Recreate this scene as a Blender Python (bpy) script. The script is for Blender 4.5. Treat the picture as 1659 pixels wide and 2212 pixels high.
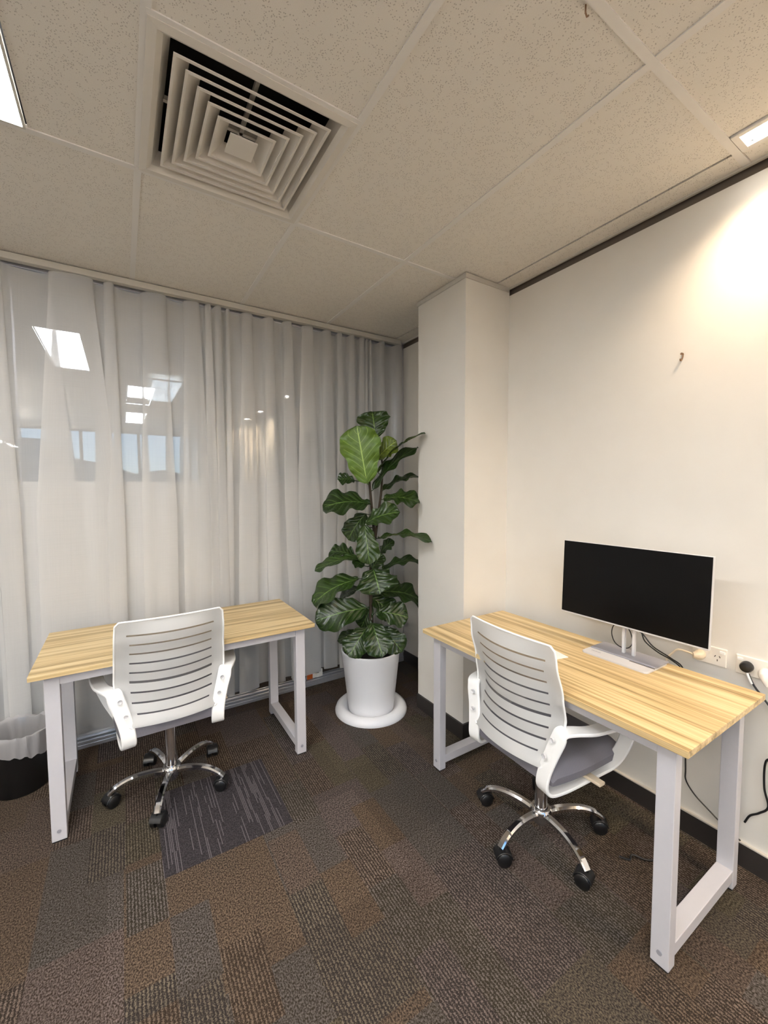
import bpy, bmesh, math, random
from mathutils import Vector, Matrix
for o in list(bpy.data.objects): bpy.data.objects.remove(o, do_unlink=True)
SC = bpy.context.scene
COL = SC.collection
PI = math.pi

# ---------------------------------------------------------------- camera
HC = 1.47
cam = bpy.data.objects.new('camera', bpy.data.cameras.new('camera')); COL.objects.link(cam)
cr = Vector((0.84586975, -0.5333727, -0.00423423))
cu = Vector((0.03446905, 0.04673888, 0.99831226))
cf = Vector((0.5322746, 0.84458809, -0.05791986))
cam.matrix_world = Matrix(((cr.x, cu.x, -cf.x, 0), (cr.y, cu.y, -cf.y, 0), (cr.z, cu.z, -cf.z, HC), (0, 0, 0, 1)))
cam.data.sensor_fit = 'VERTICAL'; cam.data.sensor_height = 36.0
cam.data.lens = 896.6 / 2212 * 36.0
cam.data.clip_start = 0.02
SC.camera = cam
# ---------------------------------------------------------------- view
SC.view_settings.view_transform = 'Standard'; SC.view_settings.look = 'None'
SC.view_settings.gamma = 1.0; SC.view_settings.use_curve_mapping = False
SC.view_settings.exposure = 1.0
# ---------------------------------------------------------------- world: daylight seen through the rear windows
W = bpy.data.worlds.new('world'); SC.world = W; W.use_nodes = True
wn = W.node_tree.nodes; wl = W.node_tree.links; wn.clear()
wo = wn.new('ShaderNodeOutputWorld'); wb = wn.new('ShaderNodeBackground'); sk = wn.new('ShaderNodeTexSky')
sk.sky_type = 'HOSEK_WILKIE'; sk.sun_direction = Vector((0.5, 0.6, 0.62)).normalized(); sk.turbidity = 2.0
wb.inputs['Strength'].default_value = 5.0
wl.new(sk.outputs[0], wb.inputs[0]); wl.new(wb.outputs[0], wo.inputs[0])
# light levels of the room's fittings and of the added fill pendants
K_TROFFER = 16.0      # emission of the ceiling troffers' diffusers
K_SPOT = 23.0        # watts of each warm downlight

K_FILL_DOWN = 78.0       # down-light of the added fill pendants
K_FILL_UP = 100.0          # up-light of the added fill pendants, lifts the ceiling
# ---------------------------------------------------------------- helpers
def srgb(r, g, b):
    f = lambda c: (c / 255 / 12.92) if c / 255 <= 0.04045 else ((c / 255 + 0.055) / 1.055) ** 2.4
    return (f(r), f(g), f(b), 1.0)

class Nodes:
    def __init__(s, name):
        s.m = bpy.data.materials.new(name); s.m.use_nodes = True
        s.t = s.m.node_tree; s.t.nodes.clear()
        s.out = s.t.nodes.new('ShaderNodeOutputMaterial')
    def n(s, kind, **kw):
        nd = s.t.nodes.new('ShaderNode' + kind)
        for k, v in kw.items(): setattr(nd, k, v)
        return nd
    def put(s, sock, v):
        if v is None: return
        if hasattr(v, 'is_output') or isinstance(v, bpy.types.NodeSocket): s.t.links.new(v, sock)
        else: sock.default_value = v
    def math(s, op, a, b=None, c=None, clamp=False):
        nd = s.n('Math', operation=op); nd.use_clamp = clamp
        s.put(nd.inputs[0], a)
        if b is not None: s.put(nd.inputs[1], b)
        if c is not None: s.put(nd.inputs[2], c)
        return nd.outputs[0]
    def mix(s, f, a, b, mode='MIX'):
        nd = s.n('Mix', data_type='RGBA', blend_type=mode)
        s.put(nd.inputs[0], f); s.put(nd.inputs[6], a); s.put(nd.inputs[7], b)
        return nd.outputs[2]
    def ramp(s, f, stops, interp='LINEAR'):
        nd = s.n('ValToRGB'); nd.color_ramp.interpolation = interp
        e = nd.color_ramp.elements
        while len(e) > 1: e.remove(e[0])
        e[0].position = stops[0][0]; e[0].color = stops[0][1]
        for p, c in stops[1:]:
            k = e.new(p); k.color = c
        s.put(nd.inputs[0], f); return nd.outputs[0]
    def pos(s, kind='Object'):
        return s.n('TexCoord').outputs[kind]
    def sep(s, v):
        nd = s.n('SeparateXYZ'); s.put(nd.inputs[0], v); return nd.outputs
    def comb(s, x, y, z=0.0):
        nd = s.n('CombineXYZ'); s.put(nd.inputs[0], x); s.put(nd.inputs[1], y); s.put(nd.inputs[2], z); return nd.outputs[0]
    def scale(s, v, sc):
        nd = s.n('Mapping'); s.put(nd.inputs[0], v); nd.inputs['Scale'].default_value = sc; return nd.outputs[0]
    def noise(s, v, scale, detail=2.0, rough=0.5):
        nd = s.n('TexNoise'); s.put(nd.inputs['Vector'], v)
        nd.inputs['Scale'].default_value = scale; nd.inputs['Detail'].default_value = detail; nd.inputs['Roughness'].default_value = rough
        return nd.outputs[0]
    def white(s, v):
        nd = s.n('TexWhiteNoise', noise_dimensions='3D'); s.put(nd.inputs[0], v); return nd.outputs
    def bump(s, h, strength=0.3, dist=0.002):
        nd = s.n('Bump'); nd.inputs['Strength'].default_value = strength; nd.inputs['Distance'].default_value = dist
        s.put(nd.inputs['Height'], h); return nd.outputs[0]
    def bsdf(s, color, rough=0.5, metal=0.0, spec=0.5, normal=None, **kw):
        nd = s.n('BsdfPrincipled')
        s.put(nd.inputs['Base Color'], color); s.put(nd.inputs['Roughness'], rough)
        nd.inputs['Metallic'].default_value = metal; nd.inputs['Specular IOR Level'].default_value = spec
        if normal is not None: s.put(nd.inputs['Normal'], normal)
        for k, v in kw.items(): s.put(nd.inputs[k], v)
        return nd.outputs[0]
    def done(s, sh):
        s.t.links.new(sh, s.out.inputs[0]); return s.m

def plain(name, col, rough=0.5, metal=0.0, spec=0.5, grain=0.03, gs=60.0):
    """one colour with a very fine procedural variation"""
    k = Nodes(name)
    c = k.mix(k.math('MULTIPLY', k.noise(k.pos(), gs, 3.0), grain * 2), srgb(*col), (0.5 * srgb(*col)[0], 0.5 * srgb(*col)[1], 0.5 * srgb(*col)[2], 1))
    return k.done(k.bsdf(c, rough, metal, spec))

def emit(name, col, strength):
    k = Nodes(name); e = k.n('Emission'); e.inputs[0].default_value = col; e.inputs[1].default_value = strength
    return k.done(e.outputs[0])

def box(bm, x0, x1, y0, y1, z0, z1):
    v = [bm.verts.new(c) for c in ((x0,y0,z0),(x1,y0,z0),(x1,y1,z0),(x0,y1,z0),(x0,y0,z1),(x1,y0,z1),(x1,y1,z1),(x0,y1,z1))]
    for f in ((0,3,2,1),(4,5,6,7),(0,1,5,4),(1,2,6,5),(2,3,7,6),(3,0,4,7)): bm.faces.new([v[i] for i in f])
def quad(bm, *pts):
    bm.faces.new([bm.verts.new(p) for p in pts])
def lathe(bm, prof, seg=48, c=(0, 0, 0), cap0=False, cap1=False):
    rings = []
    for r, z in prof:
        rings.append([bm.verts.new((c[0] + r * math.cos(2*PI*i/seg), c[1] + r * math.sin(2*PI*i/seg), c[2] + z)) for i in range(seg)])
    for a, b in zip(rings, rings[1:]):
        for i in range(seg):
            j = (i + 1) % seg; bm.faces.new((a[i], a[j], b[j], b[i]))
    if cap0: bm.faces.new(rings[0][::-1])
    if cap1: bm.faces.new(rings[-1])
def spline(pts, n=8):
    """Catmull-Rom through the points"""
    P = [Vector(p) for p in pts]; P = [2*P[0]-P[1]] + P + [2*P[-1]-P[-2]]
    out = []
    for i in range(1, len(P) - 2):
        for k in range(n):
            t = k / n; a, b, c, d = P[i-1], P[i], P[i+1], P[i+2]
            out.append(0.5 * ((2*b) + (c-a)*t + (2*a-5*b+4*c-d)*t*t + (3*b-a-3*c+d)*t**3))
    out.append(P[-2]); return out
def tube(bm, pts, rad, seg=10, caps=True):
    """rad: a number or a list"""
    P = [Vector(p) for p in pts]; rings = []; up = None
    for i, p in enumerate(P):
        t = (P[min(i+1, len(P)-1)] - P[max(i-1, 0)]).normalized()
        if up is None: up = t.orthogonal().normalized()
        up = (up - t * up.dot(t)).normalized(); s = t.cross(up)
        r = rad[i] if isinstance(rad, (list, tuple)) else rad
        rings.append([bm.verts.new(p + (up * math.cos(2*PI*k/seg) + s * math.sin(2*PI*k/seg)) * r) for k in range(seg)])
    for a, b in zip(rings, rings[1:]):
        for k in range(seg):
            j = (k + 1) % seg; bm.faces.new((a[k], a[j], b[j], b[k]))
    if caps: bm.faces.new(rings[0][::-1]); bm.faces.new(rings[-1])
def strap(bm, pts, wdirs, widths, thick, closed=False):
    """flat band of the given thickness swept along pts; wdirs = width direction at each point"""
    P = [Vector(p) for p in pts]; n = len(P); rings = []
    for i in range(n):
        if closed: t = (P[(i+1) % n] - P[i-1]).normalized()
        else: t = (P[min(i+1, n-1)] - P[max(i-1, 0)]).normalized()
        w = Vector(wdirs[i]); w = (w - t * w.dot(t)).normalized(); q = t.cross(w)
        a = widths[i] / 2; b = (thick[i] if isinstance(thick, (list, tuple)) else thick) / 2
        c = min(a, b) * 0.55
        sec = [(-a, -b + c), (-a + c, -b), (a - c, -b), (a, -b + c), (a, b - c), (a - c, b), (-a + c, b), (-a, b - c)]
        rings.append([bm.verts.new(P[i] + w * x + q * y) for x, y in sec])
    m = n if closed else n - 1
    for i in range(m):
        A, B = rings[i], rings[(i+1) % n]
        for k in range(8):
            j = (k + 1) % 8; bm.faces.new((A[k], A[j], B[j], B[k]))
    if not closed: bm.faces.new(rings[0][::-1]); bm.faces.new(rings[-1])

def obj(name, bm, mat, parent=None, bevel=0.0, smooth=False, seg=2, label=None, solid=0.0, sub=0):
    if solid: bmesh.ops.solidify(bm, geom=bm.faces[:] + bm.edges[:] + bm.verts[:], thickness=solid)
    bmesh.ops.recalc_face_normals(bm, faces=bm.faces)
    me = bpy.data.meshes.new(name); bm.to_mesh(me); bm.free()
    me.materials.append(mat)
    o = bpy.data.objects.new(name, me); COL.objects.link(o)
    if parent is not None: o.parent = parent
    if smooth:
        for p in me.polygons: p.use_smooth = True
        me.set_sharp_from_angle(angle=math.radians(42))
    if bevel:
        md = o.modifiers.new('bevel', 'BEVEL'); md.width = bevel; md.segments = seg; md.limit_method = 'ANGLE'; md.angle_limit = math.radians(40)
        md.harden_normals = False
    if sub:
        md = o.modifiers.new('sub', 'SUBSURF'); md.levels = sub; md.render_levels = sub
    if label: o['label'] = label
    return o
def B(): return bmesh.new()
def BB(*boxes):
    bm = bmesh.new()
    for b in boxes: box(bm, *b)
    return bm
def tag(o, label, cat, group=None):
    o['label'] = label; o['category'] = cat
    if group: o['group'] = group
    return o
def thing(name, label, cat, loc=(0, 0, 0), rz=0.0, group=None):
    o = bpy.data.objects.new(name, None); COL.objects.link(o)
    o.location = loc; o.rotation_euler = (0, 0, rz); o.empty_display_size = 0.1
    return tag(o, label, cat, group)
def struct(name, bm, mat, bevel=0.0, parent=None, label=None):
    o = obj(name, bm, mat, parent, bevel)
    if parent is None: o['kind'] = 'structure'
    if label: o['label'] = label
    return o
def dup(root, loc, rz, label=None, group=None):
    r = root.copy(); COL.objects.link(r); r.location = loc; r.rotation_euler = (0, 0, rz)
    if label: r['label'] = label
    if group: r['group'] = group
    for ch in list(root.children):
        c = ch.copy(); COL.objects.link(c); c.parent = r
        for g in list(ch.children):
            d = g.copy(); COL.objects.link(d); d.parent = c
    return r
# ---------------------------------------------------------------- materials
M = {}
k = Nodes('wall_paint')
nz = k.noise(k.pos(), 6.0, 4.0)
M['wall'] = k.done(k.bsdf(k.mix(nz, srgb(232, 228, 220), srgb(226, 221, 212)), 0.55, spec=0.3, normal=k.bump(k.noise(k.pos(), 350.0, 2.0), 0.06, 0.001)))
M['dark_trim'] = plain('dark_trim', (52, 46, 42), 0.45, spec=0.5)
M['gap'] = plain('shadow_gap', (112, 100, 88), 0.6)
M['base'] = plain('skirting_charcoal', (46, 42, 40), 0.5)
M['white_trim'] = plain('white_trim', (205, 200, 190), 0.45)
M['alu'] = plain('aluminium', (200, 200, 205), 0.35, 0.7)
# ceiling tile: mineral fibre with small pits
k = Nodes('ceiling_tile')
pv = k.pos()
vor = k.n('TexVoronoi', feature='F1'); k.put(vor.inputs['Vector'], k.scale(pv, (1, 1, 0.2))); vor.inputs['Scale'].default_value = 175.0
pick = k.noise(pv, 42.0, 1.0)
pit = k.math('MULTIPLY', k.math('LESS_THAN', vor.outputs['Distance'], 0.29), k.math('GREATER_THAN', pick, 0.46))
fine = k.noise(pv, 420.0, 2.0)
c0 = k.mix(fine, srgb(236, 231, 222), srgb(228, 222, 212))
c1 = k.mix(k.math('MULTIPLY', pit, 0.42), c0, srgb(120, 105, 90))
M['tile'] = k.done(k.bsdf(c1, 0.9, spec=0.1, normal=k.bump(k.math('SUBTRACT', fine, pit), 0.35, 0.0015)))
M['tee'] = plain('ceiling_tee', (232, 228, 222), 0.5)
M['vent'] = plain('vent_paint', (222, 216, 206), 0.5)
M['duct'] = plain('duct_black', (22, 20, 18), 0.8)

# carpet: blocks of colour, some stippled, some with braided rows that run along Y
def carpet(name, mode):
    k = Nodes(name)
    x, y, z = k.sep(k.pos())
    def fl(v, s, off=0.0): return k.math('FLOOR', k.math('ADD', k.math('MULTIPLY', v, 1 / s), off))
    # random number for every band / patch
    def patch(sx, sy, ox, oy, seed):
        cx = fl(x, sx, ox)
        sh = k.white(k.comb(cx, seed, 0.0))[0]
        cy = k.math('FLOOR', k.math('ADD', k.math('MULTIPLY', y, 1 / sy), k.math('ADD', sh, oy)))
        return k.white(k.comb(cx, cy, seed))
    A = patch(0.125, 0.27, 0.3, 0.1, 3.0)
    Bp = patch(0.25, 0.5, 0.18, 0.6, 7.0)
    Cp = patch(0.5, 0.5, 0.19, 0.42, 11.0)
    sel = k.math('GREATER_THAN', A[0], 0.52)
    r1 = k.sep(k.n('VectorMath').outputs[0]) if False else None
    ra = k.sep(A[1]); rb = k.sep(Bp[1]); rc = k.sep(Cp[1])
    hue = k.math('ADD', k.math('MULTIPLY', sel, ra[1]), k.math('MULTIPLY', k.math('SUBTRACT', 1.0, sel), rb[1]))
    typ = k.math('ADD', k.math('MULTIPLY', sel, ra[2]), k.math('MULTIPLY', k.math('SUBTRACT', 1.0, sel), rb[2]))
    # yarn
    RW = 0.0105
    wx = k.math('ADD', x, k.math('MULTIPLY', k.noise(k.pos(), 90.0, 1.0), 0.004))
    rx = fl(wx, RW)
    rofs = k.white(k.comb(rx, 1.0, 5.0))[0]
    yy = k.math('ADD', k.math('MULTIPLY', y, 1 / 0.019), k.math('ADD', k.math('MULTIPLY', rx, 0.5), k.math('MULTIPLY', k.noise(k.pos(), 110.0, 2.0), 3.4)))
    dash = k.math('SINE', k.math('MULTIPLY', yy, 2 * PI))
    fx = k.math('FRACT', k.math('MULTIPLY', wx, 1 / RW))
    rowp = k.math('SUBTRACT', 1.0, k.math('MULTIPLY', k.math('ABSOLUTE', k.math('SUBTRACT', fx, 0.5)), 2.0))
    jit = k.noise(k.pos(), 330.0, 2.0, 0.6)
    knit = k.math('ADD', k.math('MULTIPLY', dash, 0.32), k.math('ADD', k.math('MULTIPLY', rowp, 0.75), k.math('MULTIPLY', jit, 1.3)))
    knitm = k.ramp(k.math('MULTIPLY', knit, 0.5), [(0.44, (0, 0, 0, 1)), (0.76, (1, 1, 1, 1))])
    stip = k.noise(k.scale(k.pos(), (1.0, 0.7, 1.0)), 230.0, 2.0, 0.6)
    stipm = k.ramp(stip, [(0.40, (0, 0, 0, 1)), (0.64, (1, 1, 1, 1))])
    coarse = k.math('GREATER_THAN', typ, 0.56)
    if mode == 'patch':
        dark = k.ramp(hue, [(0.0, srgb(46, 39, 34)), (0.25, srgb(50, 41, 34)), (0.5, srgb(46, 41, 39)), (0.75, srgb(47, 42, 34)), (1.0, srgb(42, 38, 37))], 'CONSTANT')
        lite = k.ramp(hue, [(0.0, srgb(118, 103, 92)), (0.2, srgb(116, 100, 84)), (0.42, srgb(116, 104, 99)), (0.6, srgb(110, 101, 85)), (0.8, srgb(106, 99, 96))], 'CONSTANT')
        liteB = k.mix(0.12, lite, srgb(150, 138, 126))
        m = k.mix(coarse, stipm, knitm)
        lt = k.mix(coarse, lite, liteB)
        tone = k.math('ADD', 0.62, k.math('MULTIPLY', rc[0], 0.34))
        col = k.mix(k.math('MULTIPLY', k.sep(m)[0], tone), dark, lt)
        h = k.sep(m)[0]
    else:
        rl = fl(x, 0.0062)
        on = k.math('GREATER_THAN', k.white(k.comb(rl, 2.0, 9.0))[0], 0.45)
        seg = k.noise(k.comb(k.math('MULTIPLY', rl, 3.1), k.math('MULTIPLY', y, 5.0)), 1.0, 1.0)
        line = k.math('MULTIPLY', on, k.math('GREATER_THAN', seg, 0.47))
        f2 = k.math('FRACT', k.math('MULTIPLY', x, 1 / 0.0062))
        line = k.math('MULTIPLY', line, k.math('GREATER_THAN', f2, 0.55))
        g = k.mix(stipm, srgb(44, 41, 43), srgb(66, 62, 65))
        col = k.mix(k.math('MULTIPLY', line, 0.55), g, srgb(122, 116, 120))
        h = stip
    return k.done(k.bsdf(col, 0.95, spec=0.08, normal=k.bump(h, 0.5, 0.003)))
M['carpet'] = carpet('carpet_patchwork', 'patch')
M['carpet2'] = carpet('carpet_charcoal', 'line')

# laminate with streaks along local X
k = Nodes('oak_laminate')
pv = k.pos()
s1 = k.noise(k.scale(pv, (0.45, 15.0, 15.0)), 2.0, 2.0, 0.55)
s2 = k.noise(k.scale(pv, (1.2, 90.0, 90.0)), 2.0, 2.0, 0.5)
s3 = k.noise(k.scale(pv, (6.0, 260.0, 260.0)), 2.0, 1.0)
v = k.math('ADD', k.math('MULTIPLY', s1, 0.62), k.math('ADD', k.math('MULTIPLY', s2, 0.28), k.math('MULTIPLY', s3, 0.10)))
c = k.ramp(v, [(0.36, srgb(150, 126, 84)), (0.44, srgb(184, 158, 112)), (0.52, srgb(208, 182, 134)), (0.60, srgb(222, 200, 154))])
M['wood'] = k.done(k.bsdf(c, 0.42, spec=0.4))
M['frame'] = plain('grey_white_steel', (198, 196, 200), 0.35, spec=0.5)
M['foot'] = plain('black_rubber', (22, 21, 20), 0.6)
M['chrome'] = plain('chrome', (225, 225, 228), 0.08, 1.0)
M['plastic'] = plain('white_plastic', (246, 245, 242), 0.38, spec=0.5, grain=0.01)
M['black'] = plain('black_plastic', (18, 18, 19), 0.35, spec=0.5)
k = Nodes('grey_seat_fabric')
wv = k.math('MULTIPLY', k.math('SINE', k.math('MULTIPLY', k.sep(k.pos())[0], 2100.0)), k.math('SINE', k.math('MULTIPLY', k.sep(k.pos())[1], 2100.0)))
M['seat'] = k.done(k.bsdf(k.mix(k.math('ADD', 0.5, k.math('MULTIPLY', wv, 0.5)), srgb(104, 103, 110), srgb(132, 130, 138)), 0.85, spec=0.2, normal=k.bump(wv, 0.3, 0.001)))
# open mesh cloth of the chair backs: holes in a fine weave
k = Nodes('mesh_cloth')
xx, yy_, zz = k.sep(k.pos())
hx = k.math('SINE', k.math('MULTIPLY', xx, 2 * PI / 0.004)); hz = k.math('SINE', k.math('MULTIPLY', zz, 2 * PI / 0.004))
hole = k.math('GREATER_THAN', k.math('MULTIPLY', hx, hz), 0.28)
tr = k.n('BsdfTransparent'); mx = k.n('MixShader')
k.put(mx.inputs[0], hole); k.put(mx.inputs[1], k.bsdf(srgb(92, 91, 95), 0.9, spec=0.1)); k.put(mx.inputs[2], tr.outputs[0])
M['mesh'] = k.done(mx.outputs[0])
# sheer curtain voile
k = Nodes('sheer_voile')
uv = k.sep(k.pos('UV'))
th = k.noise(k.scale(k.pos('UV'), (260.0, 3.0, 1.0)), 3.0, 2.0)
slub = k.noise(k.scale(k.pos('UV'), (8.0, 300.0, 1.0)), 2.0, 2.0)
colr = k.mix(k.math('MULTIPLY', k.math('ADD', th, slub), 0.5), srgb(226, 224, 220), srgb(242, 240, 236))
dif = k.n('BsdfDiffuse'); k.put(dif.inputs[0], colr)
trl = k.n('BsdfTranslucent'); k.put(trl.inputs[0], colr)
m1 = k.n('MixShader'); m1.inputs[0].default_value = 0.28; k.put(m1.inputs[1], dif.outputs[0]); k.put(m1.inputs[2], trl.outputs[0])
tp = k.n('BsdfTransparent'); m2 = k.n('MixShader')
k.put(m2.inputs[0], 0.47); k.put(m2.inputs[1], m1.outputs[0]); k.put(m2.inputs[2], tp.outputs[0])
M['voile'] = k.done(m2.outputs[0])
# glass with a reflective tint, and frosted film
k = Nodes('tinted_glass')
g = k.n('BsdfGlossy'); g.inputs['Color'].default_value = (0.85, 0.88, 0.9, 1); g.inputs['Roughness'].default_value = 0.0
t = k.n('BsdfTransparent'); t.inputs[0].default_value = (0.35, 0.38, 0.4, 1)
mm = k.n('MixShader'); mm.inputs[0].default_value = 0.66
k.put(mm.inputs[1], t.outputs[0]); k.put(mm.inputs[2], g.outputs[0]); M['glass'] = k.done(mm.outputs[0])
k = Nodes('frosted_film')
M['film'] = k.done(k.bsdf(k.mix(k.noise(k.pos(), 3.0), srgb(232, 229, 224), srgb(224, 222, 218)), 0.16, spec=0.7))
# leaves
def leafmat(name, base, vein, under, rough=0.32):
    k = Nodes(name)
    uu, vv, _ = k.sep(k.pos('UV'))
    au = k.math('ABSOLUTE', k.math('SUBTRACT', uu, 0.5))           # 0 midrib .. 0.5 edge
    mid = k.math('LESS_THAN', au, 0.016)
    ph = k.math('FRACT', k.math('SUBTRACT', k.math('MULTIPLY', vv, 6.5), k.math('MULTIPLY', au, 4.0)))
    side = k.math('LESS_THAN', k.math('ABSOLUTE', k.math('SUBTRACT', ph, 0.5)), 0.05)
    side = k.math('MULTIPLY', side, k.math('LESS_THAN', au, 0.42))
    ve = k.math('MAXIMUM', mid, k.math('MULTIPLY', side, 0.4))
    nz = k.noise(k.pos(), 25.0, 3.0)
    b = k.mix(nz, srgb(*base), srgb(*[int(c * 0.72) for c in base]))
    top = k.mix(ve, b, srgb(*vein))
    un = k.mix(ve, srgb(*under), srgb(*vein))
    geo = k.n('NewGeometry')
    c = k.mix(geo.outputs['Backfacing'], top, un)
    rel = k.math('ABSOLUTE', k.math('SUBTRACT', ph, 0.5))
    return k.done(k.bsdf(c, rough, spec=0.5, normal=k.bump(rel, 0.8, 0.006)))
M['leaf0'] = leafmat('leaf_dark', (34, 56, 17), (88, 116, 54), (62, 80, 34))
M['leaf1'] = leafmat('leaf_young', (98, 130, 44), (158, 184, 96), (98, 130, 44), 0.45)
M['leaf2'] = leafmat('leaf_yellow_green', (98, 116, 28), (140, 160, 60), (98, 116, 40), 0.42)
M['leaf3'] = leafmat('leaf_mid', (46, 70, 24), (98, 124, 58), (70, 90, 36))
M['bark'] = plain('bark', (60, 48, 34), 0.85, grain=0.3, gs=90)
M['soil'] = plain('soil', (30, 24, 19), 0.95, grain=0.5, gs=120)
M['pot'] = plain('pot_plastic', (234, 234, 236), 0.32, grain=0.01)
M['screen'] = plain('screen_black', (5, 5, 6), 0.3, spec=0.25, grain=0.0)
M['silver'] = plain('silver_plastic', (214, 213, 214), 0.35, 0.1)
M['slate'] = plain('grey_print', (150, 149, 155), 0.5)
M['outlet'] = plain('outlet_plastic', (238, 232, 222), 0.35, grain=0.01)
M['beige'] = plain('beige_plastic', (226, 210, 184), 0.4)
M['slot'] = plain('dark_slot', (70, 60, 50), 0.6)
M['brass'] = plain('brass', (140, 110, 84), 0.4, 0.6)
M['bin'] = plain('bin_black', (14, 13, 13), 0.5)
k = Nodes('bin_liner')
d = k.n('BsdfDiffuse'); d.inputs[0].default_value = srgb(228, 224, 222)
tl = k.n('BsdfTranslucent'); tl.inputs[0].default_value = srgb(228, 224, 222)
gl = k.n('BsdfGlossy'); gl.inputs['Roughness'].default_value = 0.25; gl.inputs[0].default_value = (.8, .8, .8, 1)
a1 = k.n('MixShader'); a1.inputs[0].default_value = 0.3; k.put(a1.inputs[1], d.outputs[0]); k.put(a1.inputs[2], tl.outputs[0])
a2 = k.n('MixShader'); a2.inputs[0].default_value = 0.12; k.put(a2.inputs[1], a1.outputs[0]); k.put(a2.inputs[2], gl.outputs[0])
a3 = k.n('MixShader'); a3.inputs[0].default_value = 0.45; k.put(a3.inputs[1], a2.outputs[0]); k.put(a3.inputs[2], k.n('BsdfTransparent').outputs[0])
M['liner'] = k.done(a3.outputs[0])
M['orange'] = plain('orange_print', (196, 92, 30), 0.5)
M['lamp'] = emit('troffer_diffuser', (0.96, 0.97, 1.0, 1), K_TROFFER)
M['lamp_side'] = emit('troffer_reflector', (0.97, 0.98, 1.0, 1), K_TROFFER * 1.2)
M['downlight'] = emit('fill_downlight', (1.0, 0.97, 0.93, 1), K_FILL_DOWN)  # lower glow of the added fill pendants
M['uplight'] = emit('fill_uplight', (1.0, 0.93, 0.85, 1), K_FILL_UP)  # upper glow of the added fill pendants
M['lamp_warm'] = emit('downlight_tube', (1.0, 0.93, 0.85, 1), 14.0)
M['hill'] = plain('far_hill', (92, 112, 120), 0.9, grain=0.4, gs=2)
# ---------------------------------------------------------------- the room
ZC = 2.646; XW = 1.99; YG = 2.88; XL = -3.4; YB = -3.8
struct('floor', BB((XL - .1, 2.2, YB - .1, 6.7, -0.05, 0.0)), M['carpet'])
# right wall: stops at the dark shadow gap under the ceiling
struct('wall_right', BB((XW, 2.12, YB, YG + .02, 0, 2.606)), M['wall'])
struct('trim_1', BB((XW + .022, 2.12, YB, YG + .02, 2.606, 2.70)), M['gap'])
struct('trim_2', BB((XW - .012, XW + .0, YB, YG, 2.640, 2.655)), M['white_trim'])
struct('wall_column', BB((1.64, XW, 1.747, 2.18, 0, 2.70)), M['wall'])
struct('trim_3', BB((1.632, XW - .012, 1.739, 1.747, 2.622, 2.646), (1.632, 1.64, 1.747, 2.188, 2.622, 2.646)), M['white_trim'])
struct('baseboard_column', BB((1.628, XW, 1.735, 1.747, 0, .09), (1.628, 1.64, 1.747, 2.18, 0, .09)), M['base'])
struct('baseboard_right', BB((XW - .012, XW, YB, 1.735, 0, .092), (XW - .012, XW, 2.18, 2.84, 0, .092)), M['base'])
struct('trim_4', BB((XW - .014, XW, YB, 1.735, .092, .097)), M['white_trim'])
struct('wall_left', BB((XL - .12, XL, YB, YG, 0, 2.70)), M['wall'])
# wall behind the camera: solid part at the right, then an open area with a window wall further back
struct('wall_back', BB((1.25, XW, -1.82, -1.70, 0, 2.70), (1.25, 1.37, YB, -1.82, 0, 2.70)), M['wall'])
struct('wall_window_side', BB((XL, 1.25, YB - .12, YB, 0, 0.85), (XL, 1.25, YB - .12, YB, 2.60, 2.70)), M['wall'])
wf = BB((XL, 1.25, YB - .08, YB - .02, .85, .90), (XL, 1.25, YB - .08, YB - .02, 2.55, 2.60))
for i in range(6):
    xx0 = XL + i * (1.25 - XL) / 5 - .03
    box(wf, xx0, xx0 + .05, YB - .08, YB - .02, .85, 2.60)
struct('window_2', wf, M['dark_trim'])
# what stands beyond the glass partition: a corridor
struct('wall_corridor', BB((XL, 2.2, 6.5, 6.6, 0, 2.7), (XL - .1, XL, YG, 6.6, 0, 2.7), (2.1, 2.2, YG, 6.6, 0, 2.7)), M['wall'])
struct('ceiling_corridor', BB((XL, 2.2, YG + .03, 6.6, 2.66, 2.70)), M['wall'])
struct('ground_outside', BB((-60, 60, -90, YB - .3, -9.0, -8.9)), M['wall'])
bm = B()
rnd = random.Random(5)
prof = [(-70 + i * 4, -6 + 12 + rnd.uniform(-1.5, 1.5) + 3.0 * math.sin(i * .55)) for i in range(36)]
for (xa, za), (xb, zb) in zip(prof, prof[1:]):
    quad(bm, (xa, -70, -9), (xb, -70, -9), (xb, -74, zb), (xa, -74, za)); quad(bm, (xa, -74, za), (xb, -74, zb), (xb, -90, zb - 1), (xa, -90, za - 1))
struct('hill_outside', bm, M['hill'])

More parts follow.
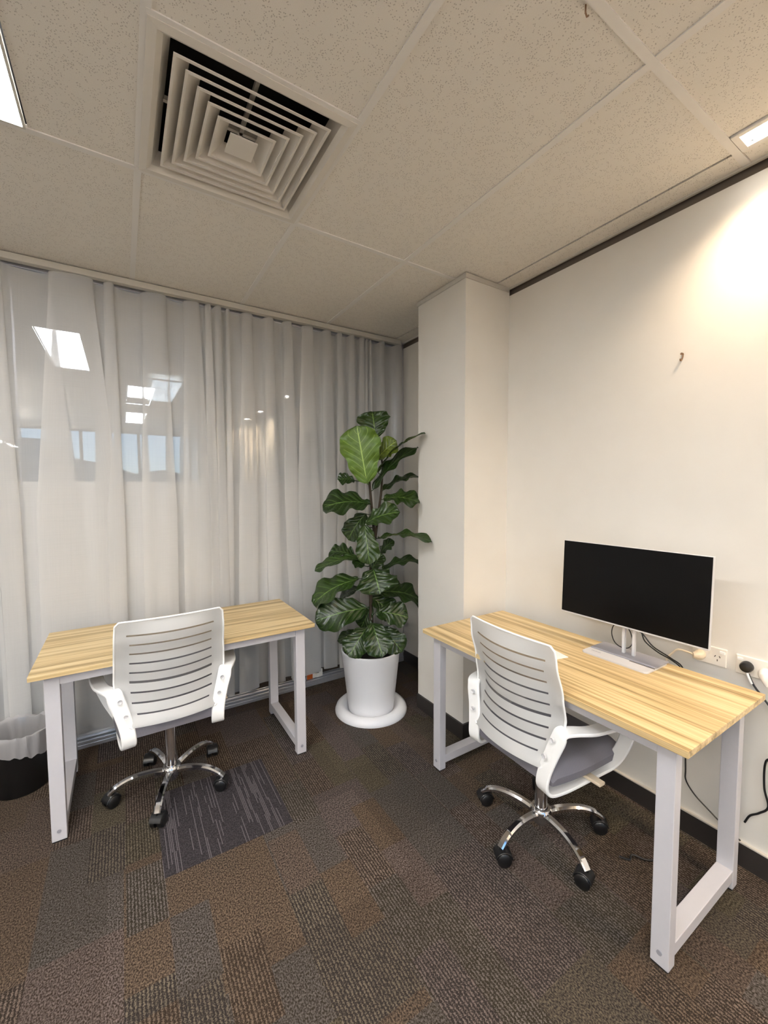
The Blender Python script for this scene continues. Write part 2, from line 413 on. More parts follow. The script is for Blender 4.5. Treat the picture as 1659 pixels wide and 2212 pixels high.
# ceiling: tiles 600 x 1200 in a flat tee grid
gx = [-3.51, -2.91, -2.31, -1.71, -1.11, -.51, .09, .69, 1.29, 1.89]
gy = [-3.74, -2.965, -1.765, -.565, .635, 1.835, YG - .04]
troffers = [(-.37, 1.232), (.23, -.43), (.23, -2.36), (-2.77, -0.2)]
spots = [(1.835, .522), (1.835, -.70), (1.835, -1.5)]
cell = []
bm = B(); tee = B()
def tile(x0, x1, y0, y1):
    if x1 - x0 > .02 and y1 - y0 > .02: box(bm, x0 + .006, x1 - .006, y0 + .006, y1 - .006, ZC + .004, ZC + .018)
ztee = (ZC, ZC + .012)
def teex(x0, x1, y, w=.024): box(tee, x0, x1, y - w/2, y + w/2, *ztee)
def teey(x, y0, y1, w=.024): box(tee, x - w/2, x + w/2, y0, y1, ZC + .0006, ZC + .012)
for i in range(len(gx)):
    x0 = gx[i]; x1 = gx[i+1] if i + 1 < len(gx) else XW - .012
    if i == len(gx) - 1: continue
    XE = x1
    for j in range(len(gy) - 1):
        y0, y1 = gy[j], gy[j+1]
        x1 = (1.784 if y0 < .6 else 1.882) if XE > 1.8 else XE
        tr = [t for t in troffers if x0 - .01 < t[0] - .13 and t[0] + .13 < x1 + .01 and t[1] > y0 and t[1] < y1]
        if abs(x0 - .09) < .01 and abs(y0 - .635) < .01:          # cell holding the square air vent
            tile(x0, x1, y0, 1.237); teex(x0, x1, 1.237); continue
        if tr:
            t = tr[0]; a, b = t[0] - .145, t[0] + .145
            if j in (4,) or True:
                lo, hi = t[1] - .597, t[1] + .597
                tile(x0, a, y0, y1); tile(b, x1, y0, y1)
                tile(a, b, y0, max(y0, lo)); tile(a, b, min(hi, y1), y1)
            continue
        tile(x0, x1, y0, y1)
# perimeter strip by the right wall, open where the small downlights sit
cur = YB; strip = []
for s in sorted(s[1] for s in spots):
    strip.append((cur, s - .10)); cur = s + .10
strip.append((cur, .630))
for a, b in strip: box(bm, 1.786, XW - .012, a, b, ZC + .003, ZC + .016)
box(bm, 1.886, XW - .012, .640, YG - .04, ZC + .003, ZC + .016)
o = struct('ceiling', bm, M['tile'])
for x in gx:
    if x > 1.8: continue
    teey(x, YB, YG - .04)
for y in gy[1:-1]: teex(XL, 1.78, y)
box(tee, 1.7802, 1.976, .623, .647, ZC, ZC + .012)
obj('ceiling_grid', tee, M['tee'], o)
struct('ceiling_slab', BB((XL - .1, 2.12, YB - .1, YG + .03, 2.98, 3.02), (XL - .12, XL - .1, YB, YG, 2.7, 3.0), (2.1, 2.12, YB, YG, 2.7, 3.0), (XL, 2.12, YB - .12, YB - .1, 2.7, 3.0), (XL, 2.12, YG + .01, YG + .03, 2.655, 3.0)), M['duct'])

# glass partition behind the curtain
w = struct('window_1', BB((XL, XW, 2.835, 2.91, 0, .022), (XL, XW, 2.835, 2.85, .022, .042), (XL, XW, 2.868, 2.91, .022, .046),
    (XL, XW, 2.85, 2.91, 2.606, ZC), (1.925, XW, 2.85, 2.91, .04, 2.61)), M['alu'], .002)
for xa, xb in ((-2.0, -.45), (-.445, 1.09), (1.096, 1.925), (XL, -2.006)):
    g = obj('glass_pane', BB((xa, xb, YG, YG + .008, .046, 2.606)), M['glass'], w)
    f = obj('frosted_film', BB((xa + .002, xb - .002, YG - .0012, YG - .0004, .47, 1.512)), M['film'], w, label='frosted film band across the pane')
for xa in (-2.003, -.4475, 1.093):
    obj('pane_joint', BB((xa - .004, xa + .004, YG - .004, YG + .01, .046, 2.606)), M['alu'], w)
# ---------------------------------------------------------------- ceiling fittings
def make_troffer(x, y, label):
    t = thing('ceiling_light', label, 'ceiling light', (x, y, ZC), 0, 'ceiling troffers')
    obj('frame', BB((-.145, .145, -.597, -.589, -.003, .012), (-.145, .145, .589, .597, -.003, .012), (-.145, -.138, -.589, .589, -.003, .012), (.138, .145, -.589, .589, -.003, .012)), M['white_trim'], t)
    bm = B(); s = .05; hgt = .05
    a, b = .138, .589; c, d = .075, .50
    quad(bm, (-a, -b, 0), (-a, b, 0), (-c, d, hgt), (-c, -d, hgt)); quad(bm, (a, b, 0), (a, -b, 0), (c, -d, hgt), (c, d, hgt))
    quad(bm, (-a, b, 0), (a, b, 0), (c, d, hgt), (-c, d, hgt)); quad(bm, (a, -b, 0), (-a, -b, 0), (-c, -d, hgt), (c, -d, hgt))
    obj('reflector', bm, M['lamp_side'], t)
    obj('diffuser', BB((-c, c, -d, d, hgt, hgt + .004)), M['lamp'], t)
    return t
tl = ['long recessed ceiling light at the left edge, beside the vent panel', 'recessed ceiling light nearest behind the camera',
      'recessed ceiling light furthest back near the rear windows', 'recessed ceiling light by the left wall']
t0 = make_troffer(*troffers[0], tl[0])
for p, l in list(zip(troffers, tl))[1:]: dup(t0, (p[0], p[1], ZC), 0, l)

for (x, y, l) in ((.45, 5.55, 'added recessed corridor light seen dimly beyond the glass, above the left desk'), (-2.2, 5.55, 'added recessed corridor light beyond the glass, out of view at the left')):
    q_ = dup(t0, (x, y, ZC - .045), 0, l)  # corridor lights added to brighten the upper curtain from behind

def make_fill_pendant(x, y, label):  # linear lamp added out of view to brighten ceiling and chairs
    t = thing('fill_pendant', label, 'added fill light', (x, y, 2.16), 0, 'added linear fill lights')
    obj('housing', BB((-.04, -.036, -.75, .75, 0, .06), (.036, .04, -.75, .75, 0, .06), (-.04, .04, -.755, -.75, 0, .06), (-.04, .04, .75, .755, 0, .06), (-.036, .036, -.75, .75, .026, .032)), M['alu'], t)
    obj('upper_diffuser', BB((-.036, .036, -.75, .75, .052, .055)), M['uplight'], t)
    obj('lower_diffuser', BB((-.036, .036, -.75, .75, .004, .007)), M['downlight'], t)
    for s in (-1, 1):
        bm = B(); tube(bm, [(0, s * .6, .032), (0, s * .6, ZC - 2.16)], .0012, 6); obj('cable', bm, M['black'], t)
    return t
pl = ['added linear fill light hanging to the left of the camera', 'added linear fill light hanging behind the camera on the left']
pd = make_fill_pendant(-1.45, -.55, pl[0]); dup(pd, (-1.45, -2.5, 2.16), 0, pl[1])

def make_downlight(x, y, label):
    t = thing('downlight', label, 'downlight', (x, y, ZC), 0, 'small rectangular downlights')
    obj('trim_plate', BB((-.054, .054, -.098, -.078, -.004, .012), (-.054, .054, .078, .098, -.004, .012), (-.054, -.036, -.078, .078, -.004, .012), (.036, .054, -.078, .078, -.004, .012)), M['tee'], t, .0015)
    obj('edge_strip', BB((.060, .143, -.099, .099, .003, .014)), M['tile'], t)
    obj('reflector', BB((-.036, .036, -.078, .078, .035, .04), (-.039, -.036, -.08, .08, .008, .04), (.036, .039, -.08, .08, .008, .04), (-.036, .036, -.081, -.078, .008, .04), (-.036, .036, .078, .081, .008, .04)), M['chrome'], t)
    bm = B(); tube(bm, [(-.012, -.068, .016), (-.012, .068, .016)], .011, 12); tube(bm, [(.016, -.068, .016), (.016, .068, .016)], .011, 12)
    obj('lamp_tube', bm, M['lamp_warm'], t, smooth=True)
    return t
dl = ['small rectangular downlight in the ceiling strip by the right wall, nearest the desk', 'small rectangular downlight by the right wall just behind the camera', 'small rectangular downlight by the right wall near the back wall']
d0 = make_downlight(*spots[0], dl[0])
for p, l in list(zip(spots, dl))[1:]: dup(d0, (p[0], p[1], ZC), 0, l)
def lamp(x, y, z, watts, col, tilt=(0, 0, 0), size=132, rad=.04):
    L = bpy.data.lights.new('lamp', 'SPOT'); L.energy = watts; L.color = col; L.spot_size = math.radians(size); L.spot_blend = 1.0; L.shadow_soft_size = rad
    o = bpy.data.objects.new('lamp', L); COL.objects.link(o); o.location = (x, y, z); o.rotation_euler = tilt
for i_s, (x, y) in enumerate(spots): lamp(x - .025, y, ZC - .012, K_SPOT * (1.0 if i_s == 0 else 2.2), (1.0, 0.77, 0.53))

# square four-way air vent
t = thing('ceiling_vent', 'square white four-way air vent with concentric blades in the ceiling', 'air vent', (.39, 1.536, ZC))
bm = B(); o_ = .297; i_ = .262
for a in range(4):
    R_ = Matrix.Rotation(a * PI / 2, 4, 'Z')
    def q(*pts): bm.faces.new([bm.verts.new(R_ @ Vector(p)) for p in pts])
    q((-o_, -o_, -.002), (o_, -o_, -.002), (i_ + .012, -i_ - .012, -.004), (-i_ - .012, -i_ - .012, -.004))
    q((-i_ - .012, -i_ - .012, -.004), (i_ + .012, -i_ - .012, -.004), (i_ - .004, -i_ + .004, .008), (-i_ + .004, -i_ + .004, .008)); q((-i_ + .004, -i_ + .004, .008), (i_ - .004, -i_ + .004, .008), (i_ - .026, -i_ + .026, .050), (-i_ + .026, -i_ + .026, .050))
    q((-o_, -o_, -.002), (-o_, -o_, .010), (o_, -o_, .010), (o_, -o_, -.002))
obj('frame', bm, M['vent'], t)
for h0 in (.232, .198, .163, .128, .093):
    bm = B()
    for a in range(4):
        R_ = Matrix.Rotation(a * PI / 2, 4, 'Z')
        def q(*pts): bm.faces.new([bm.verts.new(R_ @ Vector(p)) for p in pts])
        pr = [(h0, -.003), (h0 - .008, -.003), (h0 - .008, .001), (h0 - .046, .034), (h0 - .042, .036), (h0, .000)]
        for (ra, za), (rb, zb) in zip(pr, pr[1:] + pr[:1]): q((-ra, -ra, za), (ra, -ra, za), (rb, -rb, zb), (-rb, -rb, zb))
    obj('blade', bm, M['vent'], t)
bm = B(); box(bm, -.045, .045, -.045, .045, -.002, .003); obj('center_plate', bm, M['vent'], t)
obj('brace', BB((-.25, .25, -.006, .006, .046, .060), (-.006, .006, -.25, .25, .046, .060)), M['vent'], t)
obj('duct_box', BB((-.28, .28, -.28, -.27, .03, .25), (-.28, .28, .27, .28, .03, .25), (-.28, -.27, -.27, .27, .03, .25), (.27, .28, -.27, .27, .03, .25), (-.28, .28, -.28, .28, .25, .26)), M['duct'], t)
# hanging clip at the tee crossing
bm = B(); tube(bm, [(0, 0, 0), (0, 0, -.018), (.006, 0, -.024), (.012, 0, -.018)], .0022, 8)
o = obj('ceiling_clip', bm, M['brass'], smooth=True); o.location = (1.0, .652, ZC + .001)
tag(o, 'tiny dark metal clip hanging from the ceiling grid near the top edge', 'clip')

# ---------------------------------------------------------------- curtain track and curtains
bm = BB((XL + .02, 1.925, 2.785, 2.825, ZC - .034, ZC - .001))
o = obj('curtain_track', bm, M['white_trim'], bevel=.002); tag(o, 'white curtain track fixed to the ceiling along the glass partition', 'curtain track')
def curtain(name, xa, xb, hem, seed, label, group):
    rnd = random.Random(seed)
    L = xb - xa; nf = max(3, int(round(L / (.135 if xa < 0 else .108))))
    # irregular fold stations
    ws = [rnd.choice((.35, .5, .8, 1.3, 2.0, 2.4)) * rnd.uniform(.85, 1.15) for _ in range(nf)]; s = sum(ws); cs = [0]
    for w_ in ws: cs.append(cs[-1] + w_ / s)
    amp = [rnd.uniform(.55, 1.0) for _ in range(nf)]; ovl = [rnd.uniform(.3, 1.25) for _ in range(nf)]; drift = [rnd.uniform(-.05, .05) for _ in range(nf)]
    per = 20; nv = 26; top = 2.600
    bm = B(); uvl = bm.loops.layers.uv.new('UVMap'); grid = []
    for j in range(nv + 1):
        v = j / nv; z = top + (hem - top) * v; row = []
        for i in range(nf):
            for q_ in range(per + (1 if i == nf - 1 else 0)):
                ph = q_ / per
                def par(arr):   # smooth blend between neighbouring folds
                    a = arr[i]; b = arr[min(i + 1, nf - 1)] if ph > .5 else arr[max(i - 1, 0)]
                    w_ = abs(ph - .5); return a * (1 - w_) + b * w_
                A = .017 + .021 * par(amp) * (0.75 + .25 * math.cos(3 * v + i)); O = par(ovl)
                width = (cs[i + 1] - cs[i]) * L
                x = xa + (cs[i] + (cs[i + 1] - cs[i]) * ph) * L - math.sin(4 * PI * ph) * width * O * .42 * min(1, .25 + 1.5 * v)
                x += par(drift) * v * (.6 + .6 * v) * min(1, min(i, nf - 1 - i) / 1.5)
                y = 2.803 + A * math.sin(2 * PI * ph) + .006 * math.sin(7 * v + i * 1.3)
                zz = z - (.012 * (1 - v) * (0.5 - 0.5 * math.cos(2 * PI * ph + .6)))
                if j == nv: zz += .012 * math.sin(i * 2.1 + ph * 3)
                row.append((bm.verts.new((min(x, 1.955), min(y, 2.842), zz)), (cs[i] + (cs[i+1] - cs[i]) * ph) * L * 1.8, 1 - v))
        grid.append(row)
    for a, b in zip(grid, grid[1:]):
        for i in range(len(a) - 1):
            f = bm.faces.new((a[i][0], b[i][0], b[i+1][0], a[i+1][0])); f.smooth = True
            for lp, src in zip(f.loops, (a[i], b[i], b[i+1], a[i+1])): lp[uvl].uv = (src[1] * .5, src[2])
    o = obj(name, bm, M['voile'], smooth=True)
    bh = B()     # stitched heading band along the top
    for a, b in zip(grid[0], grid[0][1:]): pass
    tag(o, label, 'curtain', group); return o
curtain('sheer_curtain', -1.9, .50, .115, 4, 'sheer pale grey curtain panel hanging behind the left desk and the bin', 'sheer curtain panels')
curtain('sheer_curtain', .47, 1.935, .115, 9, 'sheer pale grey curtain panel hanging behind the plant, up to the corner by the column', 'sheer curtain panels')

# ---------------------------------------------------------------- desks
def make_desk(name, label, loc, rz):
    """local X = length 1.2, local -Y = user side; top surface at .735"""
    t = thing(name, label, 'desk', loc, rz, 'oak-topped desks')
    obj('tabletop', BB((-.602, .602, -.30, .30, .714, .735)), M['wood'], t, .0015)
    for sx in (-1, 1):
        xo = sx * .558; xi = sx * .506; x0, x1 = min(xo, xi), max(xo, xi)
        for y0, y1 in ((-.262, -.222), (.222, .262)):
            lg = obj('leg', BB((x0, x1, y0, y1, .006, .713)), M['frame'], t, .002)
            obj('foot_pad', BB((x0 + .002, x1 - .002, y0 + .002, y1 - .002, 0, .007)), M['foot'], lg)
            bm = B(); yy0 = y0 - .001 if y0 < 0 else y1 + .001
            tube(bm, [((x0 + x1) / 2, yy0 + (.001 if y0 < 0 else -.001), .048), ((x0 + x1) / 2, yy0 - (.002 if y0 < 0 else -.002), .048)], .0075, 14)
            obj('bolt', bm, M['slate'], lg, smooth=False)
        obj('side_rail', BB((x0 + .001, x1 - .001, -.222, .222, .036, .078)), M['frame'], t, .002)
        obj('side_rail', BB((x0 + .001, x1 - .001, -.222, .222, .674, .713)), M['frame'], t, .002)
    for y0, y1 in ((-.260, -.224), (.224, .260)):
        obj('long_rail', BB((-.506, .506, y0, y1, .668, .712)), M['frame'], t, .002)
    return t
deskL = make_desk('desk', 'light oak desk on grey-white steel legs in front of the curtain', (.262, 2.383, 0), 0)
deskR = dup(deskL, (1.603, 1.092, 0), -PI / 2, 'light oak desk on grey-white steel legs along the right wall under the monitor')

# ---------------------------------------------------------------- chairs
def lerp_tab(tab, z):
    if z <= tab[0][0]: return tab[0][1]
    for (a, va), (b, vb) in zip(tab, tab[1:]):
        if z <= b:
            u = (z - a) / (b - a); u = u * u * (3 - 2 * u) if tab is YE or tab is BU else u
            return va + (vb - va) * u
    return tab[-1][1]
YE = [(.455, -.213), (.505, -.190), (.57, -.170), (.638, -.160), (.724, -.174), (.853, -.206), (.915, -.214)]
BU = [(.455, .040), (.50, .044), (.64, .054), (.85, .036), (.915, .014)]
HW = [(.455, .165), (.475, .192), (.52, .214), (.64, .224), (.85, .217), (.90, .213), (.915, .198)]
def back_pt(u, z, off=0.0):
    hw = lerp_tab(HW, z); x = u * hw
    y = lerp_tab(YE, z) - lerp_tab(BU, z) * (1 - min(1.0, abs(x) / .17) ** 2) + .10 * max(0, abs(x) - .17)
    y += off
    return (x, y, z + (.006 * (1 - u * u) if z < .5 else 0))
SLOTS = [(.853 - .0434 * i, .0034 if i != 5 else .0052, .168 if i < 7 else (.160 if i == 7 else .148)) for i in range(9)]
def make_chair(label, loc, rz, base_rot):
    t = thing('office_chair', label, 'office chair', loc, rz, 'white mesh-back office chairs')
    # shell with nine curved slots
    zs = set([.455, .462, .475, .488, .888, .900, .909, .915])
    for z, hh, _ in SLOTS: zs |= {round(z - hh, 4), round(z + hh, 4), round(z - .0217, 4)}
    zs.add(.872); zs = sorted(zs)
    us = [-1, -.97, -.9] + [i / 20 for i in range(-17, 18)] + [.9, .97, 1]
    bm = B(); g = [[bm.verts.new(back_pt(u, z)) for u in us] for z in zs]
    for a in range(len(zs) - 1):
        zm = (zs[a] + zs[a+1]) / 2; sl = [s for s in SLOTS if abs(zm - s[0]) < s[1]]
        for b in range(len(us) - 1):
            um = (us[b] + us[b+1]) / 2 * lerp_tab(HW, zm)
            if sl and abs(um) < sl[0][2]: continue
            bm.faces.new((g[a][b], g[a][b+1], g[a+1][b+1], g[a+1][b]))
    back = obj('backrest', bm, M['plastic'], t, smooth=True, solid=.006)
    # raised rim round the shell
    bm = B(); rim = [back_pt(-1, z) for z in zs] + [back_pt(u, .915) for u in us[1:-1]] + [back_pt(1, z) for z in zs[::-1]]
    tube(bm, rim, .0042, 8); obj('rim', bm, M['plastic'], back, smooth=True)
    bm = B(); uu = [i / 16 for i in range(-16, 17)]; zz = [.47 + i * .0435 for i in range(11)]
    g = [[bm.verts.new(back_pt(u * .97, z, .007)) for u in uu] for z in zz]
    for a in range(len(zz) - 1):
        for b in range(len(uu) - 1): bm.faces.new((g[a][b], g[a][b+1], g[a+1][b+1], g[a+1][b]))
    obj('mesh_cloth', bm, M['mesh'], back, smooth=True, label='grey mesh cloth on the front of the backrest')
    # seat cushion, waterfall front
    bm = B(); nx, ny = 20, 22; rows = []
    def seat_z(u, v):
        e = max(abs(u), abs(v)); edge = 1 - max(0, (abs(u) - .7) / .3) ** 3 * .55
        f = 1 - max(0, (v - .6) / .4) ** 2 * .7; bk = 1 - max(0, (-v - .8) / .2) ** 3 * .4
        return .400 + .072 * edge * f * bk - .006 * (1 - u * u) * (1 - v * v)
    def seat_xy(u, v):
        hw = .232 - .022 * max(0, -v) ** 2 - .03 * max(0, v - .5) ** 2 * 4 * abs(u) ; k_ = 1 - .05 * (abs(u) ** 6)
        return u * hw, (.012 + .222 * v * k_)
    top = [[None] * (nx + 1) for _ in range(ny + 1)]; bot = [[None] * (nx + 1) for _ in range(ny + 1)]
    for j in range(ny + 1):
        for i in range(nx + 1):
            u = -1 + 2 * i / nx; v = -1 + 2 * j / ny; x, y = seat_xy(u, v)
            top[j][i] = bm.verts.new((x, y, seat_z(u, v)))
            bz = .384 + .020 * max(abs(u) ** 6, abs(v) ** 6)
            bot[j][i] = bm.verts.new((x * .985, .012 + (y - .012) * .985, bz))
    for j in range(ny):
        for i in range(nx):
            bm.faces.new((top[j][i], top[j][i+1], top[j+1][i+1], top[j+1][i])); bm.faces.new((bot[j][i], bot[j+1][i], bot[j+1][i+1], bot[j][i+1]))
    for i in range(nx):
        bm.faces.new((top[0][i], bot[0][i], bot[0][i+1], top[0][i+1])); bm.faces.new((top[ny][i], top[ny][i+1], bot[ny][i+1], bot[ny][i]))
    for j in range(ny):
        bm.faces.new((top[j][0], top[j+1][0], bot[j+1][0], bot[j][0])); bm.faces.new((top[j][nx], bot[j][nx], bot[j+1][nx], top[j+1][nx]))
    obj('seat', bm, M['seat'], t, smooth=True, label='grey fabric seat cushion')
    obj('seat_plate', BB((-.09, .09, -.12, .12, .366, .384)), M['black'], t, .004)
    # arm loops: one closed white band per side
    for s in (-1, 1):
        ctrl = [(.226, -.176, .606, .052), (.218, -.186, .578, .055), (.200, -.196, .520, .052), (.184, -.210, .455, .050), (.178, -.216, .400, .050), (.182, -.196, .370, .050),
                (.190, -.140, .362, .046), (.196, -.060, .362, .044), (.200, .040, .364, .044), (.208, .100, .372, .044), (.226, .130, .400, .044), (.250, .140, .450, .044),
                (.274, .140, .520, .046), (.288, .118, .572, .048), (.290, .075, .596, .050), (.284, .000, .604, .050), (.270, -.080, .606, .050), (.246, -.145, .612, .050)]
        P = [Vector((s * c[0], c[1], c[2])) for c in ctrl]; n = len(P); pts = []; wd = []; ws = []; th = []
        for i in range(n):
            for q_ in range(5):
                u = q_ / 5; a, b, c, d = P[i-1], P[i], P[(i+1) % n], P[(i+2) % n]
                pts.append(0.5 * ((2*b) + (c-a)*u + (2*a-5*b+4*c-d)*u*u + (3*b-a-3*c+d)*u**3))
                ws.append((ctrl[i][3] * (1 - u) + ctrl[(i+1) % n][3] * u) * 1.12)
                lower = pts[-1].z; wd.append(Vector((1, -.12 if pts[-1].y < -.12 else 0, 0.0)) if s > 0 else Vector((1, .12 if pts[-1].y < -.12 else 0, 0.0)))
                th.append(.013)
        bm = B(); strap(bm, pts, wd, ws, th, closed=True)
        arm = obj('armrest', bm, M['plastic'], t, smooth=True)
        for xx, yv, z in ((.205, -.194, .577), (.186, -.212, .514)):
            b2 = B(); lathe(b2, [(0, 0), (.004, 0), (.0075, .001), (.0085, .004), (.0085, -.002)], 16)
            b2.transform(Matrix.Translation((s * xx, yv - .007, z)) @ Matrix.Rotation(PI / 2, 4, 'X'))
            obj('screw', b2, M['silver'], arm, smooth=True)
    # lever
    bm = B(); strap(bm, [(.09, .0, .376), (.15, .0, .377), (.20, .0, .378), (.268, .0, .379)], [(0, 1, 0)] * 4, [.016, .030, .036, .034], .012)
    obj('lever', bm, M['slate'] if False else M['beige'], t, smooth=False, label='flat pale adjustment lever under the seat')
    # gas lift
    bm = B(); lathe(bm, [(.026, .055), (.026, .17), (.024, .175), (.024, .36)], 28, cap0=True, cap1=True); obj('gas_lift', bm, M['chrome'], t, smooth=True)
    bm = B(); lathe(bm, [(.031, .345), (.034, .35), (.034, .358), (.030, .366)], 28, cap0=True, cap1=True); obj('collar', bm, M['black'], t, smooth=True)
    bm = B(); lathe(bm, [(.027, .045), (.027, .062), (.040, .066), (.043, .075), (.043, .106), (.038, .113), (.028, .113)], 32, cap0=True); obj('hub', bm, M['chrome'], t, smooth=True)
    for kx in range(5):
        a = base_rot - rz + kx * 2 * PI / 5
        ca, sa = math.cos(a), math.sin(a)
        prof = [(.030, .088, .034, .036), (.08, .100, .032, .036), (.14, .105, .030, .034), (.19, .100, .030, .030), (.235, .083, .030, .026), (.262, .062, .028, .022)]
        pts = spline([(r * ca, r * sa, z) for r, z, _, _ in prof], 4)
        n = len(pts); ws = []; th = []
        for i in range(n):
            f = i / (n - 1) * (len(prof) - 1); j = min(int(f), len(prof) - 2); u = f - j
            ws.append(prof[j][2] * (1-u) + prof[j+1][2] * u); th.append(prof[j][3] * (1-u) + prof[j+1][3] * u)
        bm = B(); strap(bm, pts, [(-sa, ca, 0)] * n, [w_ * 1.0 for w_ in ws], [h_ * .78 for h_ in th])
        lg = obj('base_leg', bm, M['chrome'], t, smooth=True, bevel=0)
        # caster
        R_ = Matrix.Translation((.262 * ca, .262 * sa, 0)) @ Matrix.Rotation(a + (1.1, -.5, .4, 1.7, -1.2)[kx] * .5, 4, 'Z')
        bm = B(); tube(bm, [(0, 0, .040), (0, 0, .062)], .006, 10)
        for sg in (-1, 1):
            tube(bm, [(-.010, sg * .006, .0255), (-.010, sg * .022, .0255), (-.010, sg * .026, .0255)], [.0255, .0255, .021], 22)
        hood = [(-.036 + .0 , 0, .026)]
        pp = [(-.010 - .029 * math.cos(q_), 0, .0255 + .029 * math.sin(q_)) for q_ in [i * PI / 8 + .15 for i in range(8)]]
        strap(bm, pp, [(0, 1, 0)] * len(pp), [.046] * len(pp), .005)
        bm.transform(R_ @ Matrix.Scale(1.1, 4)); obj('caster', bm, M['black'], lg, smooth=True)
    return t
c1 = make_chair('white office chair with grey seat pulled up to the desk by the curtain', (.161, 2.233, 0), math.radians(1.76), math.radians(180))
c2 = make_chair('white office chair with grey seat turned to the desk with the monitor', (1.466, 1.081, 0), math.radians(-92.44), math.radians(-105))

# ---------------------------------------------------------------- charcoal replacement carpet tile
bm = BB((.085, .590, 1.70, 2.205, -.003, .0012)); o = obj('carpet_tile', bm, M['carpet2']); tag(o, 'charcoal square carpet tile with thin pale lines beside the left chair', 'carpet tile')

# ---------------------------------------------------------------- plant, pot, saucer
PX, PY = 1.36, 2.33
t = thing('potted_fiddle_leaf_fig', 'tall fiddle-leaf fig with big dark green leaves in a white pot beside the column', 'plant', (PX, PY, .012))
bm = B(); lathe(bm, [(.143, 0), (.150, .004), (.192, .385), (.196, .392), (.196, .400), (.188, .402), (.184, .396), (.180, .34)], 64, cap0=True)
pot = obj('pot', bm, M['pot'], t, smooth=True)
bm = B(); lathe(bm, [(.0, .365), (.08, .372), (.14, .366), (.182, .360)], 40); obj('soil', bm, M['soil'], pot, smooth=True)
def rel(p): return (p[0] - PX, p[1] - PY, p[2] - .012)
STEMS = [([(1.352, 2.318, .36), (1.344, 2.307, .42), (1.356, 2.318, .754), (1.368, 2.331, 1.0), (1.385, 2.325, 1.18), (1.378, 2.34, 1.36), (1.37, 2.35, 1.50), (1.36, 2.345, 1.58), (1.35, 2.335, 1.64)], .013, .006),
         ([(1.368, 2.331, 1.0), (1.395, 2.323, 1.15), (1.418, 2.322, 1.30), (1.436, 2.318, 1.42), (1.446, 2.318, 1.52), (1.452, 2.325, 1.64), (1.43, 2.345, 1.76), (1.42, 2.354, 1.80)], .010, .005),
         ([(1.375, 2.335, .37), (1.372, 2.33, .60), (1.364, 2.325, .80)], .009, .007)]
for pts, r0, r1 in STEMS:
    sp = spline([rel(q) for q in pts], 6); n = len(sp)
    bm = B(); tube(bm, sp, [r0 + (r1 - r0) * i / (n - 1) for i in range(n)], 9); obj('stem', bm, M['bark'], t, smooth=True)
